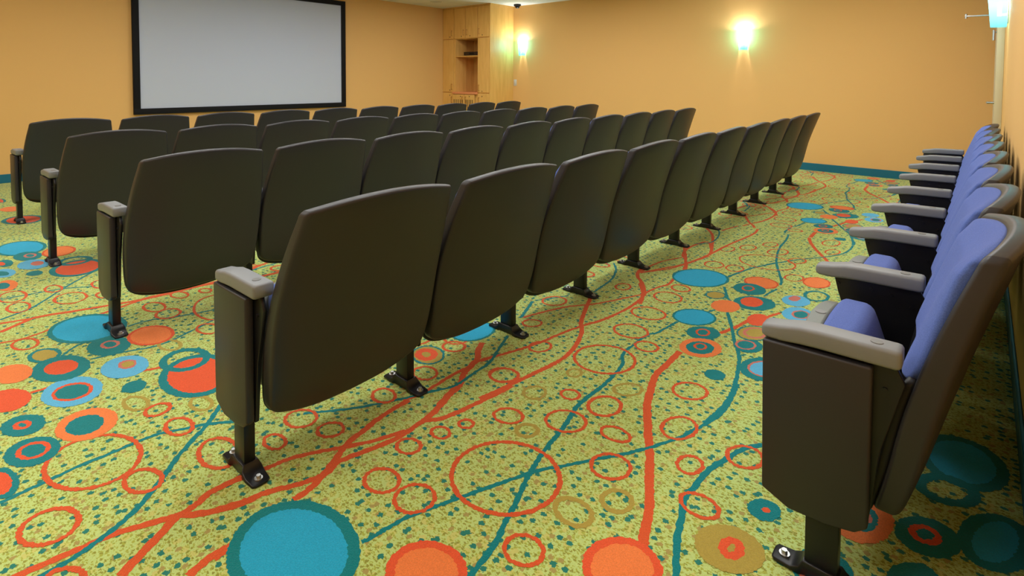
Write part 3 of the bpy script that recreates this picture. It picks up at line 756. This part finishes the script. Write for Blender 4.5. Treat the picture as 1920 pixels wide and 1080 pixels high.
# ------------------------------------------------------------------ corner cabinet
def pull(parent, x, z0, z1, y):
    bm = bmesh.new()
    add_cyl(bm, (x, y - .028, z0), (x, y - .028, z1), .005, n=10)
    add_cyl(bm, (x, y, z0 + .008), (x, y - .028, z0 + .008), .004, n=8); add_cyl(bm, (x, y, z1 - .008), (x, y - .028, z1 - .008), .004, n=8)
    return obj('handle', bm, M_GOLD, parent)
M_GOLD = mat('brushed_pull', srgb(190, 150, 90), .35, 1)
def lock(parent, x, z, y):
    return obj('lock', cyl((x, y + .001, z), (x, y - .004, z), .009, n=14), M_DARK, parent)
def cabinet():
    x0, x1, y0, y1 = XL, -6.80, 7.463, YF
    t = thing('corner_cabinet', 'tall built-in birch cabinet with open niche in the far corner', 'cabinet', (x0, y0, 0))
    W = x1 - x0; Dp = y1 - y0; c = W / 4; top = 2.555
    n0, n1 = 2 * c - .255 + .0, 3 * c - .01
    n0 = c + .045
    b = bmesh.new()
    add_box(b, 0, c, .02, Dp, 0, top); add_box(b, 3 * c, W - .02, .02, Dp, 0, top)          # closed side bays
    add_box(b, W - .02, W, 0, Dp, 0, top, bev=.001)                                           # finished side panel
    add_box(b, c, 3 * c, .02, Dp, 1.955, top); add_box(b, c, 3 * c, .02, Dp, 0, .90)          # over and under the niche
    add_box(b, c, 3 * c, Dp - .10, Dp, .90, 1.955)                                            # niche back
    add_box(b, c, n0, .004, .30, .90, 1.955)                                                # niche stile
    add_box(b, 0, W, .006, Dp, top, CEIL, bev=0)
    obj('carcass', b, M_BIRCH, t, smooth=False)
    g = .006
    def dr(name_x0, name_x1, z0, z1, hx=None, hz=None, lx=None, lz=None):
        d = obj('door', box(name_x0 + g, name_x1 - g, 0, .019, z0 + g, z1 - g, bev=.0012), M_BIRCH, t, smooth=False)
        if hx is not None: pull(d, hx, hz[0], hz[1], 0)
        if lx is not None: lock(d, lx, lz, 0)
    dr(0, c, 1.962, top, c - .045, (2.02, 2.13), c - .11, 2.005)
    dr(c, 2 * c, 1.962, top, 2 * c - .045, (2.02, 2.13), 2 * c - .11, 2.005)
    dr(2 * c, 3 * c, 1.962, top, 2 * c + .045, (2.02, 2.13), 2 * c + .12, 2.005)
    dr(3 * c, W - .02, 1.962, top, 3 * c + .045, (2.02, 2.13), 3 * c + .12, 2.005)
    dr(0, c, .925, 1.958, c - .045, (.97, 1.09), c - .11, .965)
    dr(3 * c, W - .02, .925, 1.958, 3 * c + .045, (.96, 1.08), 3 * c + .12, .955)
    dr(0, c, .08, .920, c - .045, (.72, .84), c - .11, .865); dr(3 * c, W - .02, .08, .920, 3 * c + .045, (.73, .84), 3 * c + .12, .86)
    def slotted(xa, xb, hx, lx):
        d = obj('door', box(xa + g, xb - g, -.02, -.001, .083, .885, bev=.0012), M_BIRCH, t, smooth=False)
        pull(d, hx, .73, .85, -.02); lock(d, lx, .852, -.02)
        sl = bmesh.new()
        k = 5
        for q in range(k):
            xs = xa + .05 + q * (xb - xa - .10) / (k - 1); add_cyl(sl, (xs, -.0205, .60), (xs, -.0195, .60), .001, n=4)
            add_box(sl, xs - .008, xs + .008, -.0215, -.0195, .55, .79)
        obj('vent_slot', sl, M_DARK, d, smooth=False)
    slotted(c - .02, 2 * c - .01, 2 * c - .05, 2 * c - .11); slotted(2 * c - .01, 3 * c - .06, 2 * c + .04, 2 * c + .13)
    obj('counter_ledge', box(c - .02, 3 * c - .0, -.025, Dp - .10, .895, .935, bev=.003), M_COUNTER, t, smooth=False)
    obj('shelf', box(n0, 3 * c, .01, Dp - .10, 1.612, 1.630, bev=.001), M_BIRCH, t, smooth=False)
    p = thing('media_player', 'dark media box lying on the shelf of the birch cabinet niche', 'electronics', (x0 + 2.45 * c, y0 + .18, 1.6302))
    obj('case', box(-.23, .15, -.14, .14, .006, .075, bev=.004), M_DARK, p)
    ft = bmesh.new()
    ft.free()
    for sx in (-.2, .12):
        for sy in (-.11, .11): obj('foot', cyl((sx, sy, 0), (sx, sy, .006), .012), M_FRAME, p)
    obj('display', box(-.08, .04, -.1415, -.139, .025, .052), M_FRAME, p, smooth=False)

# ------------------------------------------------------------------ wall lamps
def glass_material():
    m = bpy.data.materials.new('aqua_glass'); m.use_nodes = True; nt = m.node_tree
    for n in list(nt.nodes): nt.nodes.remove(n)
    out = nt.nodes.new('ShaderNodeOutputMaterial'); mix = nt.nodes.new('ShaderNodeMixShader'); tr = nt.nodes.new('ShaderNodeBsdfTransparent'); em = nt.nodes.new('ShaderNodeEmission')
    tr.inputs[0].default_value = (.36, .93, .98, 1); em.inputs[0].default_value = (.34, .92, .98, 1)
    tc = nt.nodes.new('ShaderNodeTexCoord'); sx = nt.nodes.new('ShaderNodeSeparateXYZ'); mr = nt.nodes.new('ShaderNodeMapRange')
    mr.inputs['From Min'].default_value = -.02; mr.inputs['From Max'].default_value = .17; mr.inputs['To Min'].default_value = 1.1; mr.inputs['To Max'].default_value = 6.0
    nt.links.new(tc.outputs['Object'], sx.inputs[0]); nt.links.new(sx.outputs['Z'], mr.inputs['Value']); nt.links.new(mr.outputs['Result'], em.inputs['Strength'])
    mix.inputs[0].default_value = .38
    nt.links.new(tr.outputs[0], mix.inputs[1]); nt.links.new(em.outputs[0], mix.inputs[2]); nt.links.new(mix.outputs[0], out.inputs[0])
    return m
M_GLASS = glass_material()
M_BULB = mat('bulb', (1, 1, 1), .5, emis=(1, .95, .82), es=14)
def sconce(loc, rotz, label, power):
    """local frame: wall at y=0, shade bulges towards -y, z=0 at the lower rim"""
    t = thing('wall_sconce', label, 'lamp', loc, rotz, 'aqua glass wall sconces')
    h = .285
    bm = bmesh.new(); n = 20; L = []
    for z, w, d in ((0, .056, .098), (.004, .058, .100), (.1, .064, .108), (.2, .072, .117), (h, .080, .128)):
        L.append([bm.verts.new((w * math.cos(math.pi * k / n), -.008 - d * math.sin(math.pi * k / n), z)) for k in range(n + 1)])
    for a, b in zip(L, L[1:]):
        for k in range(n): bm.faces.new((a[k], a[k + 1], b[k + 1], b[k]))
    bmesh.ops.solidify(bm, geom=list(bm.faces), thickness=.004)
    obj('glass_shade', bm, M_GLASS, t)
    obj('back_plate', box(-.045, .045, -.008, -.001, .03, h - .03, bev=.002), M_WHITE, t)
    bb = bmesh.new(); add_cyl(bb, (0, -.055, .09), (0, -.055, .20), .013); add_cyl(bb, (0, -.008, .10), (0, -.055, .10), .008)
    obj('lamp_tube', bb, M_BULB, t)
    for z, p in ((.15, power * 7.5), (.268, power * 3.4)):
        l = bpy.data.lights.new('sconce_light', 'POINT'); l.energy = p; l.color = (.84, .95, 1.0); l.shadow_soft_size = .02
        o = bpy.data.objects.new('sconce_light', l); C.objects.link(o); o.parent = t; o.location = (0, -.062, z)
def fittings():
    sconce((-6.555, YF, 1.63), 0, 'aqua glass wall sconce on the far wall beside the birch cabinet', 3.2)
    sconce((-2.556, YF, 1.605), 0, 'aqua glass wall sconce alone in the middle of the far orange wall', 3.2)
    sconce((XR, 6.02, 1.615), -math.pi / 2, 'aqua glass wall sconce on the right wall above the chairs', 3.2)
    d = thing('dome_camera', 'small black dome camera on the ceiling at the far corner', 'camera', (-6.545, 7.93, CEIL))
    bm = bmesh.new(); prev = None; n = 24
    prof = [(.068, -.0005), (.068, -.024), (.060, -.034), (.048, -.036)]
    def lathe(prof, zcap=True):
        bm = bmesh.new(); L = [[bm.verts.new((r * math.cos(2 * math.pi * k / 24), r * math.sin(2 * math.pi * k / 24), z)) for k in range(24)] for r, z in prof]
        for a, b in zip(L, L[1:]):
            for k in range(24): bm.faces.new((a[k], a[(k + 1) % 24], b[(k + 1) % 24], b[k]))
        bm.faces.new(L[0]); bm.faces.new(L[-1][::-1]); bmesh.ops.recalc_face_normals(bm, faces=bm.faces); return bm
    obj('base_ring', lathe(prof), M_BLACK, d)
    obj('dome', lathe([(.047, -.030), (.046, -.045), (.038, -.062), (.022, -.074), (.004, -.078)]), M_BLACK, d)
    s = thing('ceiling_speaker', 'round flush ceiling speaker grille near the cabinet', 'speaker', (-7.45, 6.72, CEIL))
    obj('grille', lathe([(.11, -.0005), (.11, -.004), (.1, -.007), (.004, -.007)]), mat('speaker_white', (.6, .59, .55), .7), s)
    p = thing('light_switch', 'small white switch plate on the far wall below the sconce', 'switch', (-6.745, YF, 1.12))
    obj('plate', box(-.035, .035, -.006, -.0002, -.06, .06, bev=.002), M_WHITE, p); obj('rocker', box(-.016, .016, -.010, -.006, -.032, .032, bev=.002), M_WHITE, p)
def troffers():
    for i, (x, y) in enumerate(LAMPS):
        t = thing('ceiling_light', 'recessed rectangular fluorescent ceiling light panel', 'ceiling light', (x, y, CEIL), 0, 'recessed fluorescent ceiling panels')
        fr = bmesh.new()
        for a in ((-.30, .30, -.60, -.57), (-.30, .30, .57, .60), (-.30, -.27, -.57, .57), (.27, .30, -.57, .57)): add_box(fr, a[0], a[1], a[2], a[3], -.012, -.0005)
        obj('frame', fr, M_WHITE, t, smooth=False)
        obj('diffuser', box(-.27, .27, -.57, .57, -.008, -.001), M_DIFF, t, smooth=False)
        area_lamp('panel_light', (0, 0, -.015), .52, 1.12, LAMP_W * (.68 if y < 0 else .95 if y < 2 else 1.08), (.97, .98, 1.0), t)
M_DIFF = mat('panel_diffuser', (.9, .9, .88), .6, emis=(1, .96, .88), es=3)

room(); door(); screen(); cabinet(); chairs(); fittings(); troffers()
